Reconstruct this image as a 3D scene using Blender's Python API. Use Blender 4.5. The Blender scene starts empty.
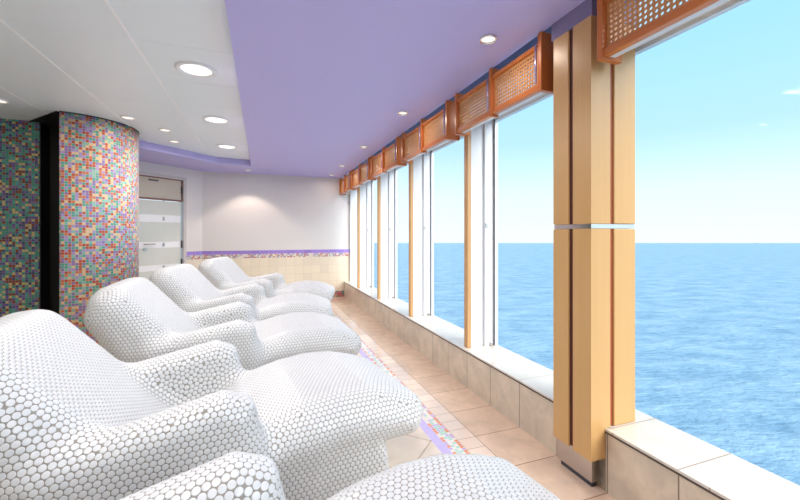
import bpy, bmesh, math, random
import numpy as np
from mathutils import Vector, kdtree
random.seed(4); np.random.seed(4)
PI = math.pi
sc = bpy.context.scene
C = sc.collection

# ------------------------------------------------------------------ node helpers
def new_mat(name):
    m = bpy.data.materials.new(name); m.use_nodes = True
    nt = m.node_tree
    for n in list(nt.nodes): nt.nodes.remove(n)
    out = nt.nodes.new('ShaderNodeOutputMaterial')
    b = nt.nodes.new('ShaderNodeBsdfPrincipled')
    nt.links.new(b.outputs[0], out.inputs[0])
    return m, nt, b
def N(nt, t, **kw):
    n = nt.nodes.new(t)
    for k, v in kw.items(): setattr(n, k, v)
    return n
def M(nt, op, a, b=None, c=None):
    n = nt.nodes.new('ShaderNodeMath'); n.operation = op
    for i, v in enumerate((a, b, c)):
        if v is None: continue
        if isinstance(v, (int, float)): n.inputs[i].default_value = v
        else: nt.links.new(v, n.inputs[i])
    return n.outputs[0]
def mixc(nt, f, a, b, mode='MIX'):
    n = nt.nodes.new('ShaderNodeMix'); n.data_type = 'RGBA'; n.blend_type = mode
    if isinstance(f, (int, float)): n.inputs[0].default_value = f
    else: nt.links.new(f, n.inputs[0])
    for i, v in ((6, a), (7, b)):
        if isinstance(v, tuple): n.inputs[i].default_value = (*v, 1)
        else: nt.links.new(v, n.inputs[i])
    return n.outputs[2]
def col(c): return (*c, 1)

def plain(name, c, rough=.5, metal=0., noise=.06, scale=6., spec=.5, bump=0.):
    m, nt, b = new_mat(name)
    tc = N(nt, 'ShaderNodeTexCoord'); nz = N(nt, 'ShaderNodeTexNoise')
    nz.inputs['Scale'].default_value = scale; nz.inputs['Detail'].default_value = 4
    nt.links.new(tc.outputs['Object'], nz.inputs['Vector'])
    d = tuple(x*(1-noise) for x in c); u = tuple(min(1, x*(1+noise)) for x in c)
    nt.links.new(mixc(nt, nz.outputs[0], d, u), b.inputs['Base Color'])
    b.inputs['Roughness'].default_value = rough; b.inputs['Metallic'].default_value = metal
    b.inputs['Specular IOR Level'].default_value = spec
    if bump:
        bp = N(nt, 'ShaderNodeBump'); bp.inputs['Strength'].default_value = bump
        bp.inputs['Distance'].default_value = .002
        nt.links.new(nz.outputs[0], bp.inputs['Height']); nt.links.new(bp.outputs[0], b.inputs['Normal'])
    return m

def wood(name, c1, c2, axis='Z', rough=.35, sc_=1.):
    m, nt, b = new_mat(name)
    tc = N(nt, 'ShaderNodeTexCoord'); mp = N(nt, 'ShaderNodeMapping')
    s = {'Z': (60, 60, 1.2), 'Y': (60, 1.2, 60)}[axis]
    mp.inputs['Scale'].default_value = tuple(v*sc_ for v in s)
    nz = N(nt, 'ShaderNodeTexNoise'); nz.inputs['Scale'].default_value = 1.5; nz.inputs['Detail'].default_value = 5
    nt.links.new(tc.outputs['Object'], mp.inputs[0]); nt.links.new(mp.outputs[0], nz.inputs['Vector'])
    nt.links.new(mixc(nt, nz.outputs[0], c1, c2), b.inputs['Base Color'])
    b.inputs['Roughness'].default_value = rough
    return m

def tiles(name, su, sv, gw, palette, grout, rough=.2, bump=.3, vary=.05, cloud=0., spec=.5, offrow=False):
    """rectangular tiles over the UV map (metres); palette = one colour or a list of (upto, colour)"""
    m, nt, b = new_mat(name)
    uv = N(nt, 'ShaderNodeUVMap'); sp = N(nt, 'ShaderNodeSeparateXYZ')
    nt.links.new(uv.outputs[0], sp.inputs[0])
    u = M(nt, 'DIVIDE', sp.outputs[0], su); v = M(nt, 'DIVIDE', sp.outputs[1], sv)
    iu = M(nt, 'FLOOR', u); iv = M(nt, 'FLOOR', v)
    fu = M(nt, 'SUBTRACT', u, iu); fv = M(nt, 'SUBTRACT', v, iv)
    du = M(nt, 'MULTIPLY', M(nt, 'MINIMUM', fu, M(nt, 'SUBTRACT', 1., fu)), su)
    dv = M(nt, 'MULTIPLY', M(nt, 'MINIMUM', fv, M(nt, 'SUBTRACT', 1., fv)), sv)
    d = M(nt, 'MINIMUM', du, dv)
    mr = N(nt, 'ShaderNodeMapRange'); mr.inputs[1].default_value = gw*.35; mr.inputs[2].default_value = gw*.65
    nt.links.new(d, mr.inputs[0]); mask = mr.outputs[0]
    cb = N(nt, 'ShaderNodeCombineXYZ'); nt.links.new(iu, cb.inputs[0]); nt.links.new(iv, cb.inputs[1])
    wn = N(nt, 'ShaderNodeTexWhiteNoise'); wn.noise_dimensions = '3D'; nt.links.new(cb.outputs[0], wn.inputs['Vector'])
    if isinstance(palette, list):
        cr = N(nt, 'ShaderNodeValToRGB'); cr.color_ramp.interpolation = 'CONSTANT'
        e = cr.color_ramp.elements
        e[0].position = 0; e[0].color = col(palette[0][1]); e[1].position = palette[1][0]; e[1].color = col(palette[1][1])
        for p, c in palette[2:]:
            q = e.new(p); q.color = col(c)
        nt.links.new(wn.outputs['Value'], cr.inputs[0]); base = cr.outputs[0]
    else:
        d0 = tuple(x*(1-vary) for x in palette); u0 = tuple(min(1, x*(1+vary)) for x in palette)
        base = mixc(nt, wn.outputs['Value'], d0, u0)
    if cloud:
        nz = N(nt, 'ShaderNodeTexNoise'); nz.inputs['Scale'].default_value = 7; nz.inputs['Detail'].default_value = 6
        nz.inputs['Roughness'].default_value = .6; nz.inputs['Distortion'].default_value = .6
        nt.links.new(uv.outputs[0], nz.inputs['Vector'])
        f = N(nt, 'ShaderNodeMapRange'); f.inputs[1].default_value = .35; f.inputs[2].default_value = .7
        f.inputs[3].default_value = 1-cloud; f.inputs[4].default_value = 1.0
        nt.links.new(nz.outputs[0], f.inputs[0])
        cc = N(nt, 'ShaderNodeCombineColor')
        for i in range(3): nt.links.new(f.outputs[0], cc.inputs[i])
        base = mixc(nt, 1., base, cc.outputs[0], 'MULTIPLY')
    nt.links.new(mixc(nt, mask, grout, base), b.inputs['Base Color'])
    r = N(nt, 'ShaderNodeMapRange'); r.inputs[3].default_value = .8; r.inputs[4].default_value = rough
    nt.links.new(mask, r.inputs[0]); nt.links.new(r.outputs[0], b.inputs['Roughness'])
    b.inputs['Specular IOR Level'].default_value = spec
    if bump:
        bp = N(nt, 'ShaderNodeBump'); bp.inputs['Strength'].default_value = bump; bp.inputs['Distance'].default_value = .002
        nt.links.new(mask, bp.inputs['Height']); nt.links.new(bp.outputs[0], b.inputs['Normal'])
    return m

# ------------------------------------------------------------------ mesh helpers
def new_bm():
    bm = bmesh.new(); bm.loops.layers.uv.new('UVMap'); return bm
def box(bm, x0, x1, y0, y1, z0, z1, mi=0):
    v = [bm.verts.new((x, y, z)) for z in (z0, z1) for y in (y0, y1) for x in (x0, x1)]
    fs = [(0, 2, 3, 1), (4, 5, 7, 6), (0, 1, 5, 4), (2, 6, 7, 3), (0, 4, 6, 2), (1, 3, 7, 5)]
    for f in fs:
        q = bm.faces.new([v[i] for i in f]); q.material_index = mi
    return v
def prism(bm, pts, z0, z1, mi=0, caps=True):
    lo = [bm.verts.new((x, y, z0)) for x, y in pts]; hi = [bm.verts.new((x, y, z1)) for x, y in pts]
    n = len(pts)
    for i in range(n):
        bm.faces.new((lo[i], lo[(i+1) % n], hi[(i+1) % n], hi[i])).material_index = mi
    if caps:
        bm.faces.new(list(reversed(lo))).material_index = mi; bm.faces.new(hi).material_index = mi
def tube(bm, a, b, r, seg=10):
    a = Vector(a); b = Vector(b); d = (b-a).normalized()
    t = d.orthogonal().normalized(); s = d.cross(t)
    R = []
    for p in (a, b):
        R.append([bm.verts.new(p + r*(math.cos(2*PI*i/seg)*t + math.sin(2*PI*i/seg)*s)) for i in range(seg)])
    for i in range(seg):
        f = bm.faces.new((R[0][i], R[0][(i+1) % seg], R[1][(i+1) % seg], R[1][i])); f.smooth = True
    bm.faces.new(list(reversed(R[0]))); bm.faces.new(R[1])
def lathe(bm, prof, seg=40, smooth=True):
    rings = []
    for r, z in prof:
        rings.append([bm.verts.new((r*math.cos(2*PI*i/seg), r*math.sin(2*PI*i/seg), z)) for i in range(seg)] if r > 1e-6 else [bm.verts.new((0, 0, z))])
    for A, B in zip(rings, rings[1:]):
        for i in range(seg):
            j = (i+1) % seg
            if len(A) == 1 and len(B) == 1: continue
            if len(A) == 1: f = bm.faces.new((A[0], B[j], B[i]))
            elif len(B) == 1: f = bm.faces.new((A[i], A[j], B[0]))
            else: f = bm.faces.new((A[i], A[j], B[j], B[i]))
            f.smooth = smooth
def boxuv(bm, ou=(0, 0, 0), off=(0, 0, 0)):
    uv = bm.loops.layers.uv.verify()
    bm.normal_update()
    for f in bm.faces:
        n = f.normal; a = max(range(3), key=lambda i: abs(n[i]))
        for l in f.loops:
            c = l.vert.co - Vector(off)
            l[uv].uv = (c.y, c.z) if a == 0 else ((c.x, c.z) if a == 1 else (c.x, c.y))
def obj(name, bm, mats, parent=None, bevel=0., uvoff=None, recalc=True):
    if recalc: bmesh.ops.recalc_face_normals(bm, faces=bm.faces)
    if uvoff is not None: boxuv(bm, off=uvoff)
    me = bpy.data.meshes.new(name); bm.to_mesh(me); bm.free()
    for m in (mats if isinstance(mats, (list, tuple)) else [mats]): me.materials.append(m)
    o = bpy.data.objects.new(name, me); C.objects.link(o)
    if parent: o.parent = parent
    if bevel:
        b = o.modifiers.new('bevel', 'BEVEL'); b.width = bevel; b.segments = 2; b.limit_method = 'ANGLE'
    return o
def struct(name, bm, mats, **k):
    o = obj(name, bm, mats, **k); o['kind'] = 'structure'; return o
def tag(o, label, cat, group=None):
    o['label'] = label; o['category'] = cat
    if group: o['group'] = group
    return o
def empty(name, loc=(0, 0, 0)):
    o = bpy.data.objects.new(name, None); C.objects.link(o); o.location = loc; o.empty_display_size = .1
    return o
def thing(name, label, cat, loc=(0, 0, 0), group=None): return tag(empty(name, loc), label, cat, group)
def local(bm, loc): bmesh.ops.translate(bm, vec=-Vector(loc), verts=bm.verts)

# ------------------------------------------------------------------ materials
WHITE = plain('white_paint', (.76, .77, .79), .4)
CEILW = plain('white_ceiling_panel', (.84, .90, .935), .33, noise=.03, scale=.6)
LILAC = plain('lilac_paint', (.53, .48, .84), .5, noise=.03, scale=1.)
NAVY = plain('pocket_shade_blue', (.03, .03, .12), .6)  # shade inside the pelmet pocket, put into a dark blue
WALLP = plain('warm_grey_wallpaper', (.77, .745, .72), .55, noise=.03, scale=2.)
BLACK = plain('recess_shade_black', (.006, .006, .007), .6)  # black carries the shade of the recess and its ceiling patch
MAPLE = wood('maple_veneer', (.58, .335, .125), (.64, .385, .155), 'Z')
GOLDW = wood('brown_wood', (.50, .27, .11), (.66, .38, .16), 'Z')
CHERRY = wood('cherry_wood', (.52, .14, .03), (.68, .22, .05), 'Z', rough=.3)
CHERRYF = wood('cherry_rail_wood', (.56, .16, .035), (.72, .25, .06), 'Y', rough=.3)
CHERRYP = wood('cherry_panel_wood', (.64, .30, .10), (.72, .36, .13), 'Y', rough=.35)
SLOT = plain('dark_red_groove', (.07, .008, .004), .6)
CHROME = plain('polished_chrome', (.80, .80, .80), .12, 1., noise=.03)
STEEL = plain('brushed_steel', (.55, .52, .50), .28, 1.)
LAVM = plain('lavender_metal', (.55, .5, .72), .25, .6)
GREY = plain('grey_aluminium', (.50, .50, .48), .4, .3)
DARK = plain('dark_rubber', (.06, .06, .08), .6)
FROST = plain('frosted_glass_panel', (.72, .74, .68), .35, noise=.02)
BEIGEG = plain('tinted_transom_glass', (.62, .56, .46), .2, noise=.03)
BROWN = plain('door_brown_metal', (.24, .10, .07), .4)
WBAND = plain('bright_room_white', (.98, .98, .98), .2, noise=.01)  # opaque white; bright room beyond the clear glass put into the colour

GR = (.30, .17, .10)
TB = tiles('peach_floor_tile', .3216, .3216, .005, (.84, .62, .46), GR, rough=.16, vary=.05, cloud=.18)
TD = tiles('cream_diagonal_floor_tile', .3216, .3216, .004, (.88, .74, .60), GR, rough=.16, vary=.04, cloud=.12)
TS = tiles('small_cream_floor_tile', .1072, .119, .003, (.86, .68, .55), GR, rough=.15, vary=.08, cloud=.08)
TM = tiles('border_mosaic', .0225, .0225, .003, [(0, (.85, .75, .66)), (.25, (.84, .28, .14)), (.75, (.60, .42, .70))], (.75, .68, .60), rough=.2)
TM2 = tiles('border_mosaic_pale', .0225, .0225, .003, [(0, (.85, .80, .74)), (.4, (.45, .70, .62)), (.85, (.62, .50, .78))], (.75, .68, .60), rough=.2)
TP = tiles('purple_floor_strip', .1072, .1, .003, (.56, .46, .84), (.6, .5, .6), rough=.2, vary=.12)
TW = tiles('beige_parapet_tile', .3216, .40, .006, (.74, .63, .50), (.24, .18, .13), rough=.25, vary=.05, cloud=.22)
TT = tiles('pale_sill_tile', .40, .3216, .005, (.78, .71, .62), (.40, .30, .24), rough=.18, vary=.02, cloud=.06)
MOS = tiles('mosaic_mixed', .0265, .0265, .0038, [(0, (.07, .40, .32)), (.17, (.22, .55, .46)), (.29, (.27, .17, .50)), (.45, (.40, .30, .66)), (.58, (.80, .58, .30)),
             (.75, (.55, .07, .02)), (.90, (.70, .18, .05))], (.55, .48, .42), rough=.42, bump=.1)
MOSD = tiles('mosaic_shaded', .0265, .0265, .0038, [(0, (.03, .28, .20)), (.24, (.05, .36, .30)), (.38, (.10, .07, .30)), (.52, (.03, .05, .16)), (.64, (.58, .46, .18)),
             (.78, (.22, .03, .01)), (.90, (.20, .12, .30))], (.25, .22, .18), rough=.3, bump=.2)  # same mosaic plus dark blue, with the set-back wall's shade in its colours
WT = tiles('cream_wall_tile', .155, .155, .003, (.84, .74, .58), (.62, .50, .40), rough=.2, vary=.04)
WPU = tiles('purple_wall_tile', .155, .066, .003, (.36, .24, .68), (.5, .4, .6), rough=.2, vary=.12)
WMO = tiles('wall_border_mosaic', .0235, .0235, .004, [(0, (.80, .70, .60)), (.4, (.55, .10, .06)), (.62, (.28, .40, .36)), (.82, (.30, .20, .50))], (.7, .62, .55), rough=.2)
WSK = tiles('skirting_mosaic', .03, .03, .004, [(0, (.55, .08, .05)), (.35, (.10, .30, .28)), (.6, (.30, .14, .30)), (.82, (.55, .35, .25))], (.4, .3, .28), rough=.2)

def glass_mat():
    m = bpy.data.materials.new('window_glass'); m.use_nodes = True; nt = m.node_tree
    for n in list(nt.nodes): nt.nodes.remove(n)
    out = N(nt, 'ShaderNodeOutputMaterial'); tr = N(nt, 'ShaderNodeBsdfTransparent'); gl = N(nt, 'ShaderNodeBsdfGlossy')
    tr.inputs[0].default_value = (.97, .985, .99, 1); gl.inputs['Roughness'].default_value = .0
    lw = N(nt, 'ShaderNodeLayerWeight'); lw.inputs[0].default_value = .5
    fac = M(nt, 'MULTIPLY_ADD', M(nt, 'POWER', lw.outputs['Facing'], 5.), .3, .0015)
    mx = N(nt, 'ShaderNodeMixShader')
    nt.links.new(fac, mx.inputs[0]); nt.links.new(tr.outputs[0], mx.inputs[1]); nt.links.new(gl.outputs[0], mx.inputs[2])
    nt.links.new(mx.outputs[0], out.inputs[0]); return m
GLASS = glass_mat()
def emis(name, c, s):
    m = bpy.data.materials.new(name); m.use_nodes = True; nt = m.node_tree
    for n in list(nt.nodes): nt.nodes.remove(n)
    out = N(nt, 'ShaderNodeOutputMaterial'); e = N(nt, 'ShaderNodeEmission')
    e.inputs[0].default_value = col(c); e.inputs[1].default_value = s
    nt.links.new(e.outputs[0], out.inputs[0]); return m
LAMPC = emis('cool_lamp_glow', (1., .98, .95), 1.6)
LAMPW = emis('warm_lamp_glow', (1., .86, .74), 1.5)

# lounger tile and grout
def penny():
    m, nt, b = new_mat('white_round_tile')
    g = N(nt, 'ShaderNodeNewGeometry')
    nt.links.new(mixc(nt, g.outputs['Random Per Island'], (.67, .68, .69), (.71, .71, .71)), b.inputs['Base Color'])
    b.inputs['Roughness'].default_value = .22; b.inputs['Specular IOR Level'].default_value = .5
    return m
PENNY = penny()
GROUT = plain('beige_grey_grout', (.31, .285, .25), .85, noise=.2, scale=30)

# ------------------------------------------------------------------ dimensions
XP, XG = 1.51, 1.81          # parapet face, glass plane
ZS, ZC, ZW = .296, 2.30, 2.395  # sill, lilac ceiling, white ceiling
YB, YF, XL = 7.356, -3.2, -3.4
MULL = [2.70, 3.94, 5.17, 6.38]
YCOL = 1.46

# ------------------------------------------------------------------ floor
bm = new_bm(); uvl = bm.loops.layers.uv.verify()
def strip(x0, x1, mi, uvf, y0=YF, y1=YB+.3, z=0):
    v = [bm.verts.new(p) for p in ((x0, y0, z), (x1, y0, z), (x1, y1, z), (x0, y1, z))]
    f = bm.faces.new(v); f.material_index = mi
    for l in f.loops: l[uvl].uv = uvf(l.vert.co.x, l.vert.co.y)
T = .3216; Y0 = 1.332 - 20*T
strip(1.194, XP+.1, 0, lambda x, y: (y-Y0, x-1.194+T*10))
strip(1.075, 1.194, 1, lambda x, y: (y-Y0, x-1.075))
strip(.985, 1.0075, 2, lambda x, y: (y-Y0, x-.985))
strip(1.0075, 1.0525, 5, lambda x, y: (y-Y0, x-.985))
strip(1.0525, 1.075, 2, lambda x, y: (y-Y0+5, x-.985))
strip(.930, .985, 3, lambda x, y: (y-Y0, x-.905))
s2 = math.sqrt(.5)
strip(XL-.3, .930, 4, lambda x, y: ((x-.925+y-.20)*s2+30*T, (y-.20-x+.925)*s2+30*T))
fl = struct('floor', bm, [TB, TS, TM, TP, TD, TM2])

# ------------------------------------------------------------------ walls
bm = new_bm(); box(bm, XP, XG+.012, YF, YCOL-.12, -.02, ZS-.012); box(bm, XP, XG+.012, YCOL+.12, YB+.3, -.02, ZS-.012)
box(bm, XP+.03, XG+.012, YCOL-.12, YCOL+.12, -.02, ZS-.012)
struct('wall_right', bm, TW, uvoff=(0, Y0, -.05))
bm = new_bm(); box(bm, XP+.03, XG+.012, YF, YB+.3, ZS-.012, ZS); box(bm, XP-.004, XP+.03, YF, YCOL-.12, ZS-.012, ZS); box(bm, XP-.004, XP+.03, YCOL+.12, YB, ZS-.012, ZS)
struct('trim_1', bm, TT, uvoff=(XP-.05, Y0, 0))
bm = new_bm(); 
for a, b_ in ((YF, YCOL-.12), (YCOL+.12, YB)): box(bm, XP-.007, XP+.001, a, b_, ZS-.018, ZS-.011)
struct('trim_2', bm, plain('dark_edge_strip', (.10, .08, .07), .4, .5))

def wallseg(name, p0, p1, z1, inward, th=.15, door=None):
    """wall between two plan points with wallpaper above, a purple and mosaic border, cream tiles and a mosaic skirting"""
    p0 = Vector(p0); p1 = Vector(p1); d = (p1-p0); L = d.length; d.normalize(); n = Vector(inward)
    bm = new_bm(); uv = bm.loops.layers.uv.verify()
    bands = [(-.02, .115, 3), (.115, .785, 2), (.785, .856, 1), (.856, .922, 4), (.922, z1, 0)]
    spans = [(0, L, -.02)] if door is None else [(0, door[0], -.02), (door[1], L, -.02), (door[0], door[1], door[2])]
    for s0, s1, zmin in spans:
        if s1-s0 < .001: continue
        for z0, zz, mi in bands:
            a0 = max(z0, zmin)
            if zz <= a0: continue
            q = [p0+d*s0, p0+d*s1, p0+d*s1-n*th, p0+d*s0-n*th]
            lo = [bm.verts.new((c.x, c.y, a0)) for c in q]; hi = [bm.verts.new((c.x, c.y, zz)) for c in q]
            for i in range(4):
                f = bm.faces.new((lo[i], lo[(i+1) % 4], hi[(i+1) % 4], hi[i])); f.material_index = mi
                for l in f.loops:
                    s = (Vector(l.vert.co[:2])-p0).dot(d)
                    base = {0: 0, 1: .785, 2: .785-.155*8, 3: -.005, 4: .856}[mi]
                    l[uv].uv = (s+10*.155, l.vert.co.z-base)
    return struct(name, bm, [WALLP, WMO, WT, WSK, WPU], recalc=True)
wallseg('wall_back', (-.971, YB), (XG+.25, YB), ZC+.15, (0, -1))
dd = Vector((.74, .72)).normalized()
pa = Vector((-.971, YB)) - dd*2.2
DN = Vector((dd.y, -dd.x))           # inward normal of the diagonal wall
wallseg('wall_diagonal', pa, (-.971, YB), ZW+.05, DN, door=(2.2-.335-.86, 2.2-.335, 2.125))
bm = new_bm(); box(bm, XL-.15, XL, YF, 5.2, -.02, ZW+.05); struct('wall_left', bm, WALLP, uvoff=(0, 0, 0))
bm = new_bm(); box(bm, XL, XG+.25, YF-.15, YF, -.02, ZW+.05); struct('wall_front', bm, WALLP, uvoff=(0, 0, 0))

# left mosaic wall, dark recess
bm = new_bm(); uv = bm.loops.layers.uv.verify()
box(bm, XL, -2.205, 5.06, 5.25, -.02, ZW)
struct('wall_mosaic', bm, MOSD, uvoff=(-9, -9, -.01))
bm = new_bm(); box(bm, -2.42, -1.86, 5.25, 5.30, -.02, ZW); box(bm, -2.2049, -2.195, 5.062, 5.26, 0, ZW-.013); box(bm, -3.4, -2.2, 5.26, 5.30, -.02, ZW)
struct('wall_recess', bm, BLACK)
bm = new_bm(); prism(bm, [(-1.86, 4.56), (-2.29, 5.06), (-2.20, 5.10), (-2.20, 5.25), (-1.9, 5.25), (-1.7, 4.9)], ZW-.012, ZW-.001)
struct('ceiling_shade', bm, BLACK)  # shadowy ceiling triangle by the pillar, painted as a black patch

# mosaic pillar
mc = thing('mosaic_pillar', 'round pillar covered in orange, teal, lilac and cream mosaic beside the glass door', 'pillar', (-1.89, 5.10, 0))
bm = new_bm(); uv = bm.loops.layers.uv.verify(); R_ = .55; n = 64
a0 = math.radians(-84)
angs = [a0 + math.radians(154)*i/n for i in range(n+1)]
ring = [(R_*math.cos(a), R_*math.sin(a)) for a in angs]
for i in range(n):
    q = [bm.verts.new((*ring[i], 0)), bm.verts.new((*ring[i+1], 0)), bm.verts.new((*ring[i+1], ZW)), bm.verts.new((*ring[i], ZW))]
    f = bm.faces.new(q); f.smooth = True
    us = [angs[i], angs[i+1], angs[i+1], angs[i]]; zs = [0, 0, ZW, ZW]
    for l, u_, z_ in zip(f.loops, us, zs): l[uv].uv = (u_*R_+30*.0265, z_)
q = [bm.verts.new((*ring[i], z)) for i, z in ((-1, 0), (0, 0), (0, ZW), (-1, ZW))]; bm.faces.new(q).material_index = 1
for z in (0, ZW): bm.faces.new([bm.verts.new((*r_, z)) for r_ in ring]).material_index = 1
bmesh.ops.remove_doubles(bm, verts=bm.verts, dist=1e-5)
obj('pillar_face', bm, [MOS, BLACK], mc)
bm = new_bm(); rr = (R_+.004)/R_; prism(bm, [(x*rr, y*rr) for x, y in ring], ZW-.012, ZW-.001)
obj('top_trim', bm, DARK, mc)

# ------------------------------------------------------------------ ceiling
PT = [(-.165, YF), (-.165, 6.51), (-.645, 6.44), (-1.452, 5.62), (-2.3, 4.77), (-3.5, 4.77)]
bm = new_bm()
# lilac lowered ceiling: strip by the windows, strip by the back wall, wedge to the diagonal wall (thick slab with its fascia)
prism(bm, [(-.165, YF), (1.43, YF), (1.43, YB), (-.165, YB)], ZC, ZW+.06)
prism(bm, [(-.165, 6.51), (-.165, YB), (-.971, YB), (-2.55, 5.82), (-2.2, 5.5), (-1.75, 5.32), (-1.452, 5.62), (-.645, 6.44)], ZC, ZW+.06)
ce = struct('ceiling', bm, [LILAC, NAVY])
bm = new_bm(); PW = .62; uv = bm.loops.layers.uv.verify()
xs = [-.12-PW*i for i in range(6)]; yk = 2.73
g = .0035
for i in range(6):
    x1 = -.127-PW*i - g; x0 = x1+2*g-PW
    j = -10
    while yk+PW*j < 6.6:
        y0 = yk+PW*j+g*.35; y1 = y0+PW-g*.7
        box(bm, x0, x1+ (0 if i else .0), y0, y1, ZW, ZW+.012)
        j += 1
for i in range(6): box(bm, xs[i]-.007-PW-.006, xs[i]-.007-PW+.005, YF, 6.5, ZW-.005, ZW+.01, 1)  # raised strips; lit panel edges put into their near-white colour
cp = struct('ceiling_panels', bm, [CEILW, plain('lit_joint_strip', (.97, .97, .97), .4, noise=0)])
cp.name = 'ceiling_white'
bm = new_bm(); box(bm, XL-.1, -.1, YF, YB, ZW+.013, ZW+.05); struct('trim_4', bm, plain('ceiling_joint_white', (.9, .9, .9), .5))
# window head and pelmet pocket
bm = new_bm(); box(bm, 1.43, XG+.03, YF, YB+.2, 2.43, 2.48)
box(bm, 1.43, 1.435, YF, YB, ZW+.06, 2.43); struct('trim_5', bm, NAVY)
bm = new_bm(); box(bm, 1.70, XG-.021, YF, YB, 2.172, 2.195); box(bm, 1.73, 1.75, YF, YB, 2.155, 2.172)
box(bm, XG-.021, XG+.02, YF, YB+.2, 2.15, 2.185); box(bm, XG-.02, XG+.02, YF, YB+.2, 2.415, 2.43)
struct('trim_6', bm, plain('window_head_cream', (.93, .92, .88), .4))
bm = new_bm(); box(bm, 1.425, 1.72, YCOL-.12, YCOL+.14, 2.212, 2.429); struct('trim_7', bm, plain('shaded_lilac_paint', (.24, .21, .36), .5))  # lilac bulkhead, its shade put into the darker colour

# ------------------------------------------------------------------ windows
bays = [(YF, 1.51), (YCOL, MULL[0]), (MULL[0], MULL[1]), (MULL[1], MULL[2]), (MULL[2], MULL[3]), (MULL[3], YB)]
for k, (a, b_) in enumerate(bays):
    w = empty('window_%d' % (k+1), (XG, a, ZS)); w['kind'] = 'structure'
    L = w.location.copy()
    bm = new_bm(); e = .045
    aa = a + (.02 if k else 0); bb = b_-.03 if k == 0 else b_-.02
    box(bm, XG-.02, XG+.012, aa, bb, 2.13, 2.15)
    box(bm, XG-.02, XG+.012, aa, aa+.03, ZS, 2.15); box(bm, XG-.02, XG+.012, bb-.02, bb, ZS, 2.15)
    local(bm, L); obj('window_frame', bm, WHITE, w)
    bm = new_bm(); box(bm, XG+.003, XG+.009, aa+.03, bb-.02, ZS+.006, 2.13); local(bm, L); obj('window_pane', bm, GLASS, w)
    bm = new_bm(); box(bm, XG+.003, XG+.009, aa, bb, 2.186, 2.414); local(bm, L); obj('transom_pane', bm, GLASS, w)  # unseen upper glass, added so sky brightens the pelmet holes
    bm = new_bm(); box(bm, XG-.026, XG-.0201, bb-.026, bb-.018, ZS+.001, 2.149); local(bm, L); obj('gasket', bm, DARK, w)
    if 0 < k:
        y = a
        if k > 1 or True:
            if k >= 2 or k == 1:
                pass
    if k >= 1 and k <= 4:          # mullion at the far end of the bay
        y = b_
        bm = new_bm()
        box(bm, 1.575, 1.665, y-.03, y+.03, ZS, 2.17); box(bm, 1.665, 1.70, y-.015, y+.015, ZS, 2.17)
        box(bm, 1.70, 1.735, y-.038, y+.038, ZS, 2.17); box(bm, 1.735, XG-.0205, y-.03, y+.03, ZS, 2.17)
        local(bm, L); obj('mullion', bm, WHITE, w, bevel=.003)
        bm = new_bm(); box(bm, 1.54, 1.576, y-.035, y+.022, ZS+.001, 2.17); local(bm, L); obj('mullion_cap', bm, GOLDW, w, bevel=.005)
        bm = new_bm(); box(bm, 1.705, 1.73, y-.046, y-.038, 1.26, 1.30); local(bm, L); obj('latch', bm, STEEL, w, bevel=.003)
        bm = new_bm(); tube(bm, (1.755, y-.045, ZS), (1.755, y-.045, ZS+.035), .006); tube(bm, (1.755, y-.045, ZS+.035), (1.775, y-.045, ZS+.012), .005)
        local(bm, L); obj('hook', bm, STEEL, w)
# far jamb against the back wall
bm = new_bm(); box(bm, 1.62, XG+.03, YB-.055, YB, ZS, 2.17); struct('trim_8', bm, WHITE)

# ------------------------------------------------------------------ wood-clad column between the windows
cx = thing('window_column', 'wide maple-clad column with dark grooves and a chrome band between the windows', 'column', (1.55, YCOL, 0))
L = cx.location
def cpart(name, boxes, mat, bev=.004, par=None):
    bm = new_bm()
    for b_ in boxes: box(bm, *b_)
    local(bm, L); return obj(name, bm, mat, par or cx, bevel=bev)
ZT = 2.21; ZB = .157
RED = plain('lit_groove_orange', (.34, .07, .02), .5)  # lit copy of the groove colour, light put into the orange
cpart('groove', [(1.429, 1.4545, 1.4495, 1.4765, ZB+.01, ZT-.004)], SLOT, 0)
cpart('groove', [(1.5375, 1.5615, 1.349, 1.3745, ZS+.002, ZT-.004)], RED, 0)
cpart('core', [(1.455, 1.70, 1.375, 1.60, ZS+.002, ZT-.004), (1.455, 1.508, 1.375, 1.56, ZB+.03, ZS+.002)], SLOT, 0)
for z0, z1 in ((ZB, 1.229), (1.253, ZT)):
    cpart('board', [(1.42, 1.456, 1.477, 1.583, z0, z1)], MAPLE)
    bm = new_bm()
    if z0 < 1:
        # corner board, notched where it meets the sill
        prism(bm, [(1.42, 1.34), (1.508, 1.34), (1.508, 1.376), (1.455, 1.376), (1.455, 1.449), (1.42, 1.449)], z0, ZS+.002)
        prism(bm, [(1.42, 1.34), (1.537, 1.34), (1.537, 1.376), (1.455, 1.376), (1.455, 1.449), (1.42, 1.449)], ZS+.002, z1)
    else:
        prism(bm, [(1.42, 1.34), (1.537, 1.34), (1.537, 1.376), (1.455, 1.376), (1.455, 1.449), (1.42, 1.449)], z0, z1)
    local(bm, L); obj('board', bm, MAPLE, cx)
    cpart('board', [(1.562, 1.70, 1.34, 1.376, max(z0, ZS+.002), z1)], MAPLE)
cpart('chrome_band', [(1.424, 1.698, 1.344, 1.579, 1.230, 1.252)], CHROME, .001)
cpart('plinth', [(1.46, 1.508, 1.375, 1.60, .03, ZB+.03)], STEEL, .003)
cpart('plinth_shadow', [(1.475, 1.508, 1.39, 1.585, 0, .03)], DARK, 0)  # dark strip standing in for the shadow under the raised plinth

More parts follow.
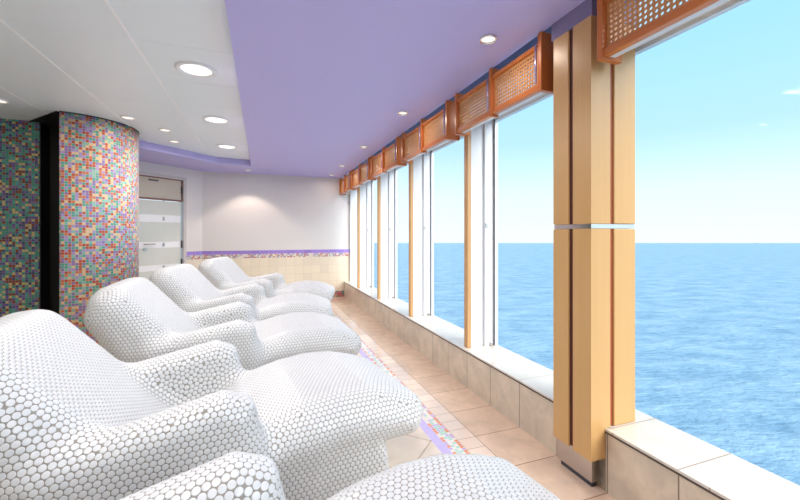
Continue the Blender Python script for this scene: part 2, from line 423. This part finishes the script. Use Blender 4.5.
# ------------------------------------------------------------------ pelmets (cherry frames with perforated panels)
def perforated(y0, y1, z0, z1, x):
    bm = new_bm(); p = .0225
    nx = max(1, int(round((y1-y0-.02)/p))); nz = max(1, int(round((z1-z0-.016)/p)))
    my = (y1-y0-nx*p)/2; mz = (z1-z0-nz*p)/2; r = .0072
    V = {}
    def vt(y, z):
        k = (round(y, 5), round(z, 5))
        if k not in V: V[k] = bm.verts.new((x, y, z))
        return V[k]
    for i in range(nx):
        for j in range(nz):
            a = y0+my+i*p; b_ = z0+mz+j*p; c = (a+p/2, b_+p/2)
            co = [vt(a+p, b_+p), vt(a, b_+p), vt(a, b_), vt(a+p, b_)]
            o = [bm.verts.new((x, c[0]+r*math.cos(PI/4*k+PI/4), c[1]+r*math.sin(PI/4*k+PI/4))) for k in range(8)]
            for k in range(4):
                bm.faces.new((co[k], co[(k+1) % 4], o[(2*k+2) % 8], o[2*k+1], o[2*k]))
    ya, yb, za, zb = y0+my, y1-my, z0+mz, z1-mz
    for (p0, p1, q0, q1) in ((y0, ya, z0, z1), (yb, y1, z0, z1), (ya, yb, z0, za), (ya, yb, zb, z1)):
        v = [bm.verts.new(c) for c in ((x, p0, q0), (x, p1, q0), (x, p1, q1), (x, p0, q1))]; bm.faces.new(v)
    return bm
PZ0, PZ1 = 1.979, 2.25
def make_pelmet(label, y0, y1, group='pelmets over the windows'):
    loc = Vector((1.43, y0, PZ0)); t = thing('pelmet', label, 'pelmet', loc, group)
    ym = (y0+y1)/2
    def part(name, boxes, mat, bev=.003):
        bm = new_bm()
        for b_ in boxes: box(bm, *b_)
        local(bm, loc); o = obj(name, bm, mat, t, bevel=bev); return o
    for a, b_ in ((y0+.03, ym-.014), (ym+.014, y1-.03)):
        bm = perforated(a, b_, PZ0+.045, PZ1-.022, 1.437); local(bm, loc)
        o = obj('perforated_panel', bm, CHERRYP, t, recalc=False); s = o.modifiers.new('thick', 'SOLIDIFY'); s.thickness = .005; s.offset = 1
    for n_, za, zb in (('rail', PZ0+.012, PZ0+.045), ('rail', PZ1-.022, PZ1)):
        for a, b_ in ((y0+.03, ym-.014), (ym+.014, y1-.03)):
            part(n_, [(1.418, 1.452, a, b_, za, zb)], CHERRYF)
    part('bottom_board', [(1.452, 1.485, y0+.03, y1-.03, PZ0+.012, PZ0+.024)], WHITE)
    for a, b_ in ((y0, y0+.03), (y1-.03, y1)):
        part('end_post', [(1.41, 1.53, a, b_, PZ0, 2.296)], CHERRY)
    part('middle_post', [(1.41, 1.47, ym-.014, ym+.014, PZ0, 2.296)], CHERRY)
    for yy in (y0+.042, ym+.026):
        bm = new_bm(); tube(bm, (1.409, yy, PZ0+.05), (1.409, yy, PZ1-.01), .0065); local(bm, loc); obj('metal_rod', bm, LAVM, t)
    return t
make_pelmet('cherry wood perforated pelmet over the big window right of the column', .18, 1.30)
make_pelmet('cherry wood perforated pelmet just left of the maple column', 1.66, 2.64)
make_pelmet('second perforated wooden pelmet left of the column, over the middle window', 2.77, 3.84)
make_pelmet('third wooden pelmet left of the column, between the near and far ends', 3.99, 5.07)
make_pelmet('wooden pelmet one before the last, close to the back wall', 5.20, 6.29)
make_pelmet('wooden pelmet touching the back wall corner', 6.43, 7.33)

# ------------------------------------------------------------------ glass door in the diagonal wall
def on_diag(s, off, z):              # s metres along the wall from its far-left start, off = into the room
    c = pa + dd*s + DN*off; return Vector((c.x, c.y, z))
s0, s1 = 2.2-.335-.86, 2.2-.335
dr = empty('door_1', on_diag(s0, 0, 0)); dr['kind'] = 'structure'; dr.rotation_euler = (0, 0, math.atan2(dd.y, dd.x))
W_ = s1-s0                            # local x along wall, local -y into the room
def dpart(name, boxes, mat, par=None, bev=.002):
    bm = new_bm()
    for b_ in boxes: box(bm, *b_)
    return obj(name, bm, mat, par or dr, bevel=bev)
dpart('door_frame', [(-.03, .02, -.02, .12, 0, 2.15), (W_-.02, W_+.03, -.02, .12, 0, 2.15), (.02, W_-.02, -.02, .12, 2.10, 2.15)], plain('door_frame_pale', (.62, .58, .56), .4))
dpart('inner_frame', [(W_-.028, W_-.02, .0, .05, 1.75, 2.10), (.02, .04, .0, .05, 1.75, 2.10), (.04, W_-.04, 0, .05, 2.085, 2.10), (.04, W_-.04, 0, .05, 1.745, 1.77)], BROWN)
dpart('transom_pane', [(.04, W_-.04, .02, .03, 1.77, 2.085)], BEIGEG, bev=0)
dpart('transom_vent', [(.30, .45, .012, .02, 2.035, 2.055)], DARK)
lf = dpart('door_leaf', [(.04, W_-.045, .02, .032, .01, .645), (.04, W_-.045, .02, .032, .735, 1.00), (.04, W_-.045, .02, .032, 1.095, 1.40), (.04, W_-.045, .02, .032, 1.515, 1.735)], FROST, bev=0)
dpart('glass_band', [(.04, W_-.045, .021, .031, .645, .735), (.04, W_-.045, .021, .031, 1.00, 1.095), (.04, W_-.045, .021, .031, 1.40, 1.515)], WBAND, bev=0)
for z in (.69, 1.05, 1.455, 1.757):
    dpart('clip', [(.52, .545, .005, .022, z-.03, z+.03)], STEEL)
for z in (.75, 1.05, 1.93): dpart('hinge', [(W_-.045, W_-.03, -.005, .02, z-.06, z+.06)], DARK)
bm = new_bm(); tube(bm, (.235, -.035, 1.06), (.37, -.035, 1.06), .009); tube(bm, (.235, -.035, 1.06), (.235, .022, 1.06), .009); obj('door_handle', bm, STEEL, dr)
bm = new_bm(); tube(bm, (.245, .005, .98), (.245, .022, .98), .024, 20); obj('lock', bm, STEEL, dr)

# ------------------------------------------------------------------ recessed lamps
def make_lamp(name, label, r, loc, mat, ring_mat, group, power, color, spot=None):
    t = thing(name, label, 'ceiling light', loc, group)
    bm = new_bm(); lathe(bm, [(r*.74, -.002), (r*.76, -.010), (r*.90, -.014), (r, -.008), (r, 0.)], 48); obj('trim_ring', bm, ring_mat, t)
    bm = new_bm(); lathe(bm, [(r*.75, -.003), (0, -.004)], 48); obj('diffuser', bm, mat, t)
    ld = bpy.data.lights.new(name+'_light', 'AREA' if not spot else 'SPOT')
    ld.energy = power; ld.color = color
    if spot: ld.spot_size = math.radians(spot); ld.spot_blend = .35; ld.shadow_soft_size = r*.5
    else: ld.shape = 'DISK'; ld.size = r*1.45; ld.spread = math.radians(175)
    lo = bpy.data.objects.new(name+'_light', ld); C.objects.link(lo); lo.location = (loc[0], loc[1], loc[2]-.02)
    return t
BIG = 13.5; SMALL = 1.3; ROW = 1.6
RW = plain('white_lamp_ring', (.88, .88, .88), .3)
for i, (y, lb) in enumerate(((3.078, 'largest round ceiling lamp, nearest in the white ceiling'), (4.35, 'middle large round lamp in the white ceiling'),
                             (5.62, 'large round lamp at the far end of the white ceiling'), (1.80, 'large round lamp in the white ceiling behind the view'),
                             (.53, 'large round lamp in the white ceiling above the first lounger'), (-1.2, 'large round lamp in the white ceiling near the entrance'))):
    make_lamp('round_downlight', lb, .135, (-.445, y, ZW), LAMPC, RW, 'large lamps in the white ceiling', BIG, (1, .97, .94))
for x, y, lb in ((-1.277, 4.563, 'small recessed lamp in front of the mosaic pillar top'), (-1.03, 4.96, 'small recessed lamp right of the pillar, nearer of two'),
                 (-1.048, 5.527, 'small recessed lamp right of the pillar, nearest the lilac step'), (-2.19, 4.38, 'small recessed lamp cut by the left picture edge'),
                 (-1.4, 2.5, 'small recessed lamp in the white ceiling behind the loungers'), (-1.4, .6, 'small recessed lamp in the white ceiling over the first headrest'), (-2.4, -1., 'small recessed lamp near the entrance')):
    make_lamp('small_downlight', lb, .065, (x, y, ZW), LAMPW, RW, 'small lamps in the white ceiling', SMALL, (1, .86, .72))
for y, lb in ((1.83, 'nearest spot lamp in the lilac ceiling, by the column'), (3.20, 'second spot lamp along the lilac ceiling from the column'), (4.59, 'third spot lamp along the lilac ceiling from the column'),
              (5.97, 'fourth spot lamp along the lilac ceiling, before the back wall'), (6.94, 'last spot lamp in the lilac ceiling, in the window corner'), (.45, 'spot lamp in the lilac ceiling right of the first lounger'), (-1., 'spot lamp in the lilac ceiling near the entrance')):
    make_lamp('ceiling_spotlight', lb, .05, (1.19, y, ZC), LAMPW, CHROME, 'spot lamps along the windows', ROW, (1, .84, .72))
make_lamp('wall_washer_spotlight', 'small spot lamp at the lilac step casting an arc on the back wall', .045, (-.218, 6.92, ZC), LAMPW, RW, None, 22, (1, .80, .66), spot=105)

# ------------------------------------------------------------------ tiled lounger as a smooth solid
def sd_poly(x, z, P):
    P = np.array(P, float); n = len(P)
    d = (x-P[0, 0])**2+(z-P[0, 1])**2; s = np.ones(np.broadcast(x, z).shape)
    j = n-1
    for i in range(n):
        ex, ez = P[j]-P[i]; wx = x-P[i, 0]; wz = z-P[i, 1]
        t = np.clip((wx*ex+wz*ez)/(ex*ex+ez*ez), 0, 1)
        bx = wx-ex*t; bz = wz-ez*t
        d = np.minimum(d, bx*bx+bz*bz)
        c1 = z >= P[i, 1]; c2 = z < P[j, 1]; c3 = ex*wz > ez*wx
        flip = (c1 & c2 & c3) | (~c1 & ~c2 & ~c3)
        s = np.where(flip, -s, s); j = i
    return s*np.sqrt(d)
def extr(d2, y, hw, r):
    w0 = d2+r; w1 = np.abs(y)-hw+r
    return np.minimum(np.maximum(w0, w1), 0)+np.sqrt(np.maximum(w0, 0)**2+np.maximum(w1, 0)**2)-r
def smin(a, b, k):
    h = np.maximum(k-np.abs(a-b), 0)/k
    return np.minimum(a, b)-h*h*k*.25
BACK = [(-.86, .805), (-.825, .800), (-.66, .615), (-.49, .42), (-.35, .28), (-.30, -.08), (-.50, -.08), (-.60, .32), (-.86, .73)]
ARM = [(-.62, .505), (-.135, .598), (-.08, .573), (-.05, .45), (-.02, -.08), (-.50, -.08), (-.56, .25)]
LEG = [(-.02, .375), (.0, .39), (.18, .437), (.31, .452), (.44, .445), (.56, .412), (.63, .385), (.625, .375)]
SEAT = [(-.5, -.08), (-.5, .27), (-.32, .25), (-.12, .31), (.06, .39), (.2, .42), (.2, -.08)]
BASE = [(-.45, -.08), (-.45, .25), (.0, .33), (.45, .33), (.485, .26), (.52, -.08)]
def comps(x, y, z):
    u = (-.62*(x+.84)+.785*(z-.762)); q0 = np.abs(y)-.425+.22; q1 = u-.18+.22      # headrest outline with wide rounded corners
    plan = np.minimum(np.maximum(q0, q1), 0)+np.sqrt(np.maximum(q0, 0)**2+np.maximum(q1, 0)**2)-.22
    w0 = sd_poly(x, z, BACK)-.10+.13; w1 = plan+.13
    bk = np.minimum(np.maximum(w0, w1), 0)+np.sqrt(np.maximum(w0, 0)**2+np.maximum(w1, 0)**2)-.13
    st = extr(sd_poly(x, z, SEAT)-.03, y, .37, .05)
    aa = sd_poly(x, z, ARM)-.05
    al = extr(aa, y-.365, .085, .075); ar = extr(aa, y+.365, .085, .075)
    lg = extr(sd_poly(x, z, LEG)-.09, y, .395, .13)
    bs = extr(sd_poly(x, z, BASE)-.03, y, .37, .04)
    return bk, st, al, ar, lg, bs
def sdf(x, y, z):
    bk, st, al, ar, lg, bs = comps(x, y, z)
    f = smin(bk, st, .10); f = smin(f, lg, .08)
    f = smin(f, al, .07); f = smin(f, ar, .07)
    return smin(f, bs, .03)
def grad(P, e=.002):
    x, y, z = P.T
    g = np.stack([sdf(x+e, y, z)-sdf(x-e, y, z), sdf(x, y+e, z)-sdf(x, y-e, z), sdf(x, y, z+e)-sdf(x, y, z-e)], 1)/(2*e)
    return g
def project(P, it=2):
    for _ in range(it):
        g = grad(P); f = sdf(*P.T); P = P-g*(f/np.maximum((g*g).sum(1), .05))[:, None]
    return P
H = .0125
gx = np.arange(-1.06, .86, H); gy = np.arange(-.50, .501, H); gz = np.arange(-.03, .96, H)
F = sdf(gx[:, None, None], gy[None, :, None], gz[None, None, :]); F = np.broadcast_to(F, (len(gx), len(gy), len(gz)))
nx, ny, nz = F.shape
S = F < 0
cell = np.zeros((nx-1, ny-1, nz-1), bool); acc = np.zeros((nx-1, ny-1, nz-1, 3)); cnt = np.zeros((nx-1, ny-1, nz-1))
cr = [(0, 0, 0), (1, 0, 0), (0, 1, 0), (1, 1, 0), (0, 0, 1), (1, 0, 1), (0, 1, 1), (1, 1, 1)]
def sub(A, c): return A[c[0]:nx-1+c[0], c[1]:ny-1+c[1], c[2]:nz-1+c[2]]
for a in range(8):
    for b_ in range(a+1, 8):
        if sum(abs(cr[a][i]-cr[b_][i]) for i in range(3)) != 1: continue
        fa, fb = sub(F, cr[a]), sub(F, cr[b_]); m = (fa < 0) != (fb < 0)
        t = np.where(m, fa/np.where(m, fa-fb, 1), 0)
        for i in range(3): acc[..., i] += np.where(m, cr[a][i]+t*(cr[b_][i]-cr[a][i]), 0)
        cnt += m
cell = cnt > 0
idx = -np.ones(cell.shape, int); idx[cell] = np.arange(cell.sum())
ii = np.argwhere(cell); VV = (ii+acc[cell]/cnt[cell][:, None])*H+np.array([gx[0], gy[0], gz[0]])
Q = []
for ax in range(3):
    o = [0, 0, 0]; o[ax] = 1
    A = S[:nx-o[0], :ny-o[1], :nz-o[2]]; B = S[o[0]:, o[1]:, o[2]:]
    E = np.argwhere(A != B); u, v = [(1, 2), (2, 0), (0, 1)][ax]
    E = E[(E[:, u] > 0) & (E[:, v] > 0) & (E[:, u] < F.shape[u]-1) & (E[:, v] < F.shape[v]-1)]
    def at(du, dv):
        q = E.copy(); q[:, u] -= du; q[:, v] -= dv; return idx[q[:, 0], q[:, 1], q[:, 2]]
    quad = np.stack([at(1, 1), at(0, 1), at(0, 0), at(1, 0)], 1)
    inside = S[E[:, 0], E[:, 1], E[:, 2]]
    quad[~inside] = quad[~inside][:, ::-1]; Q.append(quad)
Q = np.concatenate(Q); VV = project(VV, 2); VV[:, 2] = np.maximum(VV[:, 2], 0)
Nv = grad(VV); Nv /= np.linalg.norm(Nv, axis=1)[:, None]
fc = VV[Q].mean(1)
Q = Q[fc[:, 2] > .002]; fc = VV[Q].mean(1)
PART = ['backrest', 'seat', 'armrest', 'armrest', 'leg_rest', 'base']
def classify(P):
    c = np.stack(comps(*P.T), 1); return c.argmin(1)
fpart = classify(fc)
def islands(k):
    F_ = np.flatnonzero(fpart == k); par = {}
    def root(v):
        while par[v] != v: par[v] = par[par[v]]; v = par[v]
        return v
    for f in F_:
        for v in Q[f]: par.setdefault(int(v), int(v))
        r0 = root(int(Q[f][0]))
        for v in Q[f][1:]: par[root(int(v))] = r0
    lab = np.array([root(int(Q[f][0])) for f in F_]); u, c = np.unique(lab, return_counts=True)
    return F_[lab != u[c.argmax()]] if k not in (2, 3) or True else []
for k in (5, 4, 1, 0, 2, 3):
    small = islands(k)
    if len(small):
        cc = np.stack([np.broadcast_to(q, len(small)) for q in comps(*fc[small].T)], 1); cc[:, k] = 9
        fpart[small] = cc.argmin(1)
# round tiles laid on the solid
p = .0208; seeds = []
sx = np.arange(-1.05, .85, p); sz = np.arange(.012, .95, p*.866)
side = np.array([(x+(k % 2)*p/2, 0, z) for k, z in enumerate(sz) for x in sx])
for sgn in (1, -1):
    P = side.copy(); P[:, 1] = sgn*.5
    for _ in range(30):
        f = sdf(*P.T); P[:, 1] -= sgn*np.clip(f, -.02, .05)
    ok = (np.abs(sdf(*P.T)) < .002) & (P[:, 1]*sgn > .05)
    P = P[ok]; g = grad(P); g /= np.linalg.norm(g, axis=1)[:, None]
    seeds.append(P[(g[:, 1]*sgn > .70)])
xf = np.arange(-1.04, .82, .003)
for k, y in enumerate(np.arange(-.47, .471, p*.866)):
    z = np.full(xf.shape, 1.0)
    for _ in range(60): z -= np.clip(sdf(xf, np.full(xf.shape, y), z), -.02, .05)*.9
    ok = (z > .05) & (np.abs(sdf(xf, np.full(xf.shape, y), z)) < .004)
    if ok.sum() < 5: continue
    X_, Z_ = xf[ok], z[ok]; s = np.concatenate([[0], np.cumsum(np.hypot(np.diff(X_), np.diff(Z_)))])
    s -= np.interp(-.3, X_, s)
    t = np.arange(math.ceil(s[0]/p)*p, s[-1], p)+(k % 2)*p/2
    P = np.stack([np.interp(t, s, X_), np.full(t.shape, y), np.interp(t, s, Z_)], 1)
    P = project(P, 3); g = grad(P); g /= np.linalg.norm(g, axis=1)[:, None]
    seeds.append(P[np.abs(g[:, 1]) <= .70])
Pn = np.concatenate(seeds)
def thin(P, dmin):
    kd = kdtree.KDTree(len(P))
    for i, q in enumerate(P): kd.insert(q, i)
    kd.balance(); keep = np.ones(len(P), bool)
    for i in range(len(P)):
        if keep[i]:
            for _, j, d in kd.find_range(P[i], dmin):
                if j > i: keep[j] = False
    return P[keep]
Pn = thin(Pn, p*.72)
cand = np.concatenate([VV[np.unique(Q)], fc, (VV[Q[:, 0]]+VV[Q[:, 1]])/2]); cand = cand[np.random.permutation(len(cand))]
def kd_of(P):
    kd = kdtree.KDTree(len(P))
    for i, q in enumerate(P): kd.insert(q, i)
    kd.balance(); return kd
for cyc, (gap, its) in enumerate(((.76, 18), (.74, 16), (.72, 16), (.73, 16), (.74, 16), (.78, 14))):
    kd = kd_of(Pn); far = np.array([kd.find(q)[2] > p*gap for q in cand]); extra = thin(cand[far], p*.86)
    Pn = np.concatenate([Pn, extra])
    for it in range(its):
        if it % 5 == 0:
            kd = kd_of(Pn)
            nb = np.array([[j for _, j, _ in kd.find_n(q, 9)] for q in Pn])[:, 1:]
        D = Pn[:, None]-Pn[nb]; L_ = np.linalg.norm(D, axis=2)+1e-9
        w = np.maximum(1-L_/(p*1.12), 0)
        Pn = Pn+(D/L_[..., None]*w[..., None]).sum(1)*p*.24
        Pn = project(Pn, 1); Pn[:, 2] = np.maximum(Pn[:, 2], .012)
    Pn = thin(Pn, p*.78)
Pn = project(Pn, 2)
kd = kd_of(Pn); NN = np.array([(lambda d: min(d[1]*.5+.0007, sum(d[1:6])/5*.468))([t[2] for t in kd.find_n(q, 6)]) for q in Pn])
Nn = grad(Pn); Nn /= np.linalg.norm(Nn, axis=1)[:, None]
keep = (Pn[:, 2] > .008) & (Nn[:, 2] > -.98); Pn, Nn, NN = Pn[keep], Nn[keep], NN[keep]
tpart = classify(Pn)
print('tiles per lounger', len(Pn))
SEG = 12; rad = p*.455
def build_part(k):
    fq = Q[fpart == k]; used, inv = np.unique(fq, return_inverse=True); fq = inv.reshape(fq.shape)
    V0 = VV[used]; N0 = Nv[used]
    tp = Pn[tpart == k]; tn = Nn[tpart == k]; rad = np.clip(NN[tpart == k], p*.41, p*.53)[:, None, None]
    ref = np.where(np.abs(tn[:, [0]]) < .8, np.array([[1., 0, 0]]), np.array([[0, 1., 0]]))
    t1 = np.cross(tn, ref); t1 /= np.linalg.norm(t1, axis=1)[:, None]; t2 = np.cross(tn, t1)
    th = np.arange(SEG)*2*PI/SEG; nt_ = len(tp)
    ca, sa = np.cos(th)[None, :, None], np.sin(th)[None, :, None]
    rd = t1[:, None]*ca+t2[:, None]*sa
    ring0 = tp[:, None]+rd*rad-tn[:, None]*.001
    ring1 = tp[:, None]+rd*rad*.96+tn[:, None]*.0010
    ring2 = tp[:, None]+rd*rad*.80+tn[:, None]*.0017
    V = np.concatenate([ring0, ring1, ring2], 1).reshape(-1, 3)
    base = len(V0)+np.arange(nt_)*3*SEG
    faces = [tuple(f) for f in fq.tolist()]; ng = len(faces)
    a = np.arange(SEG); b_ = (a+1) % SEG
    for q in (0, 1):
        quad = np.stack([a+q*SEG, b_+q*SEG, b_+(q+1)*SEG, a+(q+1)*SEG], 1)
        faces += [tuple(r) for r in (base[:, None, None]+quad[None]).reshape(-1, 4).tolist()]
    faces += [tuple(r) for r in (base[:, None]+(a+2*SEG)[None]).tolist()]
    me = bpy.data.meshes.new(PART[k])
    Vall = np.concatenate([V0, V]); me.from_pydata(Vall.tolist(), [], faces); me.update()
    mi = np.zeros(len(faces), int); mi[ng:] = 1
    me.polygons.foreach_set('material_index', mi); me.polygons.foreach_set('use_smooth', np.ones(len(faces), bool))
    nn = np.concatenate([rd+tn[:, None]*.6, rd*.45+tn[:, None], rd*.12+tn[:, None]], 1)
    nn /= np.linalg.norm(nn, axis=2)[..., None]
    me.materials.append(GROUT); me.materials.append(PENNY)
    me.normals_split_custom_set_from_vertices(np.concatenate([N0, nn.reshape(-1, 3)]).tolist())
    return me
meshes = [build_part(k) for k in range(6)]
spots = [(.12, .68, 8, 'white penny-tiled lounger closest to the viewer, only its armrest and leg rest in the frame'),
         (-.045, 1.84, 8, 'white penny-tiled lounger filling the lower left, second from the viewer'),
         (-.03, 3.04, 3, 'white penny-tiled lounger in the middle of the row, headrest against the mosaic pillar'),
         (.0, 4.24, -8, 'white penny-tiled lounger with its headrest in front of the glass door'),
         (.235, 5.44, -14, 'farthest white penny-tiled lounger, headrest before the cream tiled back wall')]
lounger = None
for x, y, rz, lb in spots:
    if lounger is None:
        lounger = thing('tiled_lounger', lb, 'lounger', (x, y, 0), 'tiled loungers in a row'); lounger.rotation_euler.z = math.radians(rz)
        for k in range(6):
            o = bpy.data.objects.new(PART[k], meshes[k]); C.objects.link(o); o.parent = lounger
    else:
        r = lounger.copy(); C.objects.link(r); r.location = (x, y, 0); r.rotation_euler.z = math.radians(rz); r['label'] = lb
        for ch in list(lounger.children):
            c = ch.copy(); C.objects.link(c); c.parent = r

# ------------------------------------------------------------------ sea and sky
YAW = math.atan(138/380)
def sea_mat():
    m, nt, b = new_mat('sea_water')
    tc = N(nt, 'ShaderNodeTexCoord')
    hs = []
    for sc_, st in (((.10, .20), 1.), ((.5, 1.1), .5)):
        mp = N(nt, 'ShaderNodeMapping'); mp.inputs['Scale'].default_value = (sc_[0], sc_[1], 1)
        nz = N(nt, 'ShaderNodeTexNoise'); nz.inputs['Scale'].default_value = 1.; nz.inputs['Detail'].default_value = 6; nz.inputs['Roughness'].default_value = .6
        nt.links.new(tc.outputs['Object'], mp.inputs[0]); nt.links.new(mp.outputs[0], nz.inputs['Vector']); hs.append(M(nt, 'MULTIPLY', nz.outputs[0], st))
    h = M(nt, 'ADD', hs[0], hs[1])
    bp = N(nt, 'ShaderNodeBump'); bp.inputs['Strength'].default_value = .8; bp.inputs['Distance'].default_value = 1.6
    nt.links.new(h, bp.inputs['Height']); nt.links.new(bp.outputs[0], b.inputs['Normal'])
    mr = N(nt, 'ShaderNodeMapRange'); mr.inputs[1].default_value = .55; mr.inputs[2].default_value = .95; nt.links.new(h, mr.inputs[0])
    nt.links.new(mixc(nt, mr.outputs[0], (.13, .27, .41), (.30, .46, .60)), b.inputs['Base Color'])
    b.inputs['Roughness'].default_value = .45; b.inputs['Specular IOR Level'].default_value = .35
    return m
bm = new_bm()
D = 1000.; drop = D*8/380.
f_ = Vector((math.sin(YAW), math.cos(YAW))); r_ = Vector((math.cos(YAW), -math.sin(YAW)))
q = [Vector(c) for c in ((-2500, D), (4000, D), (4000, -600), (-2500, -600))]
vs = [bm.verts.new((c.x, c.y, 0)) for c in q]; bm.faces.new(list(reversed(vs)))
o = obj('sea', bm, sea_mat()); o.location = (0, 0, 1.2-drop); o.rotation_euler.z = -YAW; o['kind'] = 'structure'
w = bpy.data.worlds.new('sky'); sc.world = w; w.use_nodes = True; nt = w.node_tree
for n in list(nt.nodes): nt.nodes.remove(n)
out = N(nt, 'ShaderNodeOutputWorld'); bg = N(nt, 'ShaderNodeBackground'); tc = N(nt, 'ShaderNodeTexCoord'); sp = N(nt, 'ShaderNodeSeparateXYZ')
cr = N(nt, 'ShaderNodeValToRGB'); e = cr.color_ramp.elements
e[0].position = 0; e[0].color = (.80, .97, 1., 1); e[1].position = 1; e[1].color = (.75, .85, .95, 1)
for p_, c_ in ((.10, (.72, .91, 1.)), (.22, (.46, .74, .99)), (.40, (.36, .70, .98)), (.6, (.62, .80, .96))):
    q = e.new(p_); q.color = col(c_)
nt.links.new(tc.outputs['Generated'], sp.inputs[0]); nt.links.new(sp.outputs[2], cr.inputs[0]); nt.links.new(cr.outputs[0], bg.inputs[0])
bg.inputs[1].default_value = 1.2; nt.links.new(bg.outputs[0], out.inputs[0])

sl = bpy.data.lights.new('hazy_sun', 'SUN'); sl.energy = 5.2; sl.angle = math.radians(50); sl.color = (1, .97, .93)
so = bpy.data.objects.new('hazy_sun', sl); C.objects.link(so)
so.rotation_euler = Vector((.35, -.75, .55)).to_track_quat('Z', 'Y').to_euler()

# ------------------------------------------------------------------ camera
cd = bpy.data.cameras.new('camera'); cam = bpy.data.objects.new('camera', cd); C.objects.link(cam)
cam.location = (0, 0, 1.2); cam.rotation_euler = (PI/2, 0, -YAW)
cd.sensor_width = 36; cd.lens = 380*36/800; cd.shift_y = -15/800; cd.clip_start = .02; cd.clip_end = 6000
sc.camera = cam
vs_ = sc.view_settings; vs_.view_transform = 'Standard'; vs_.look = 'None'; vs_.gamma = 1; vs_.use_curve_mapping = False; vs_.exposure = .1
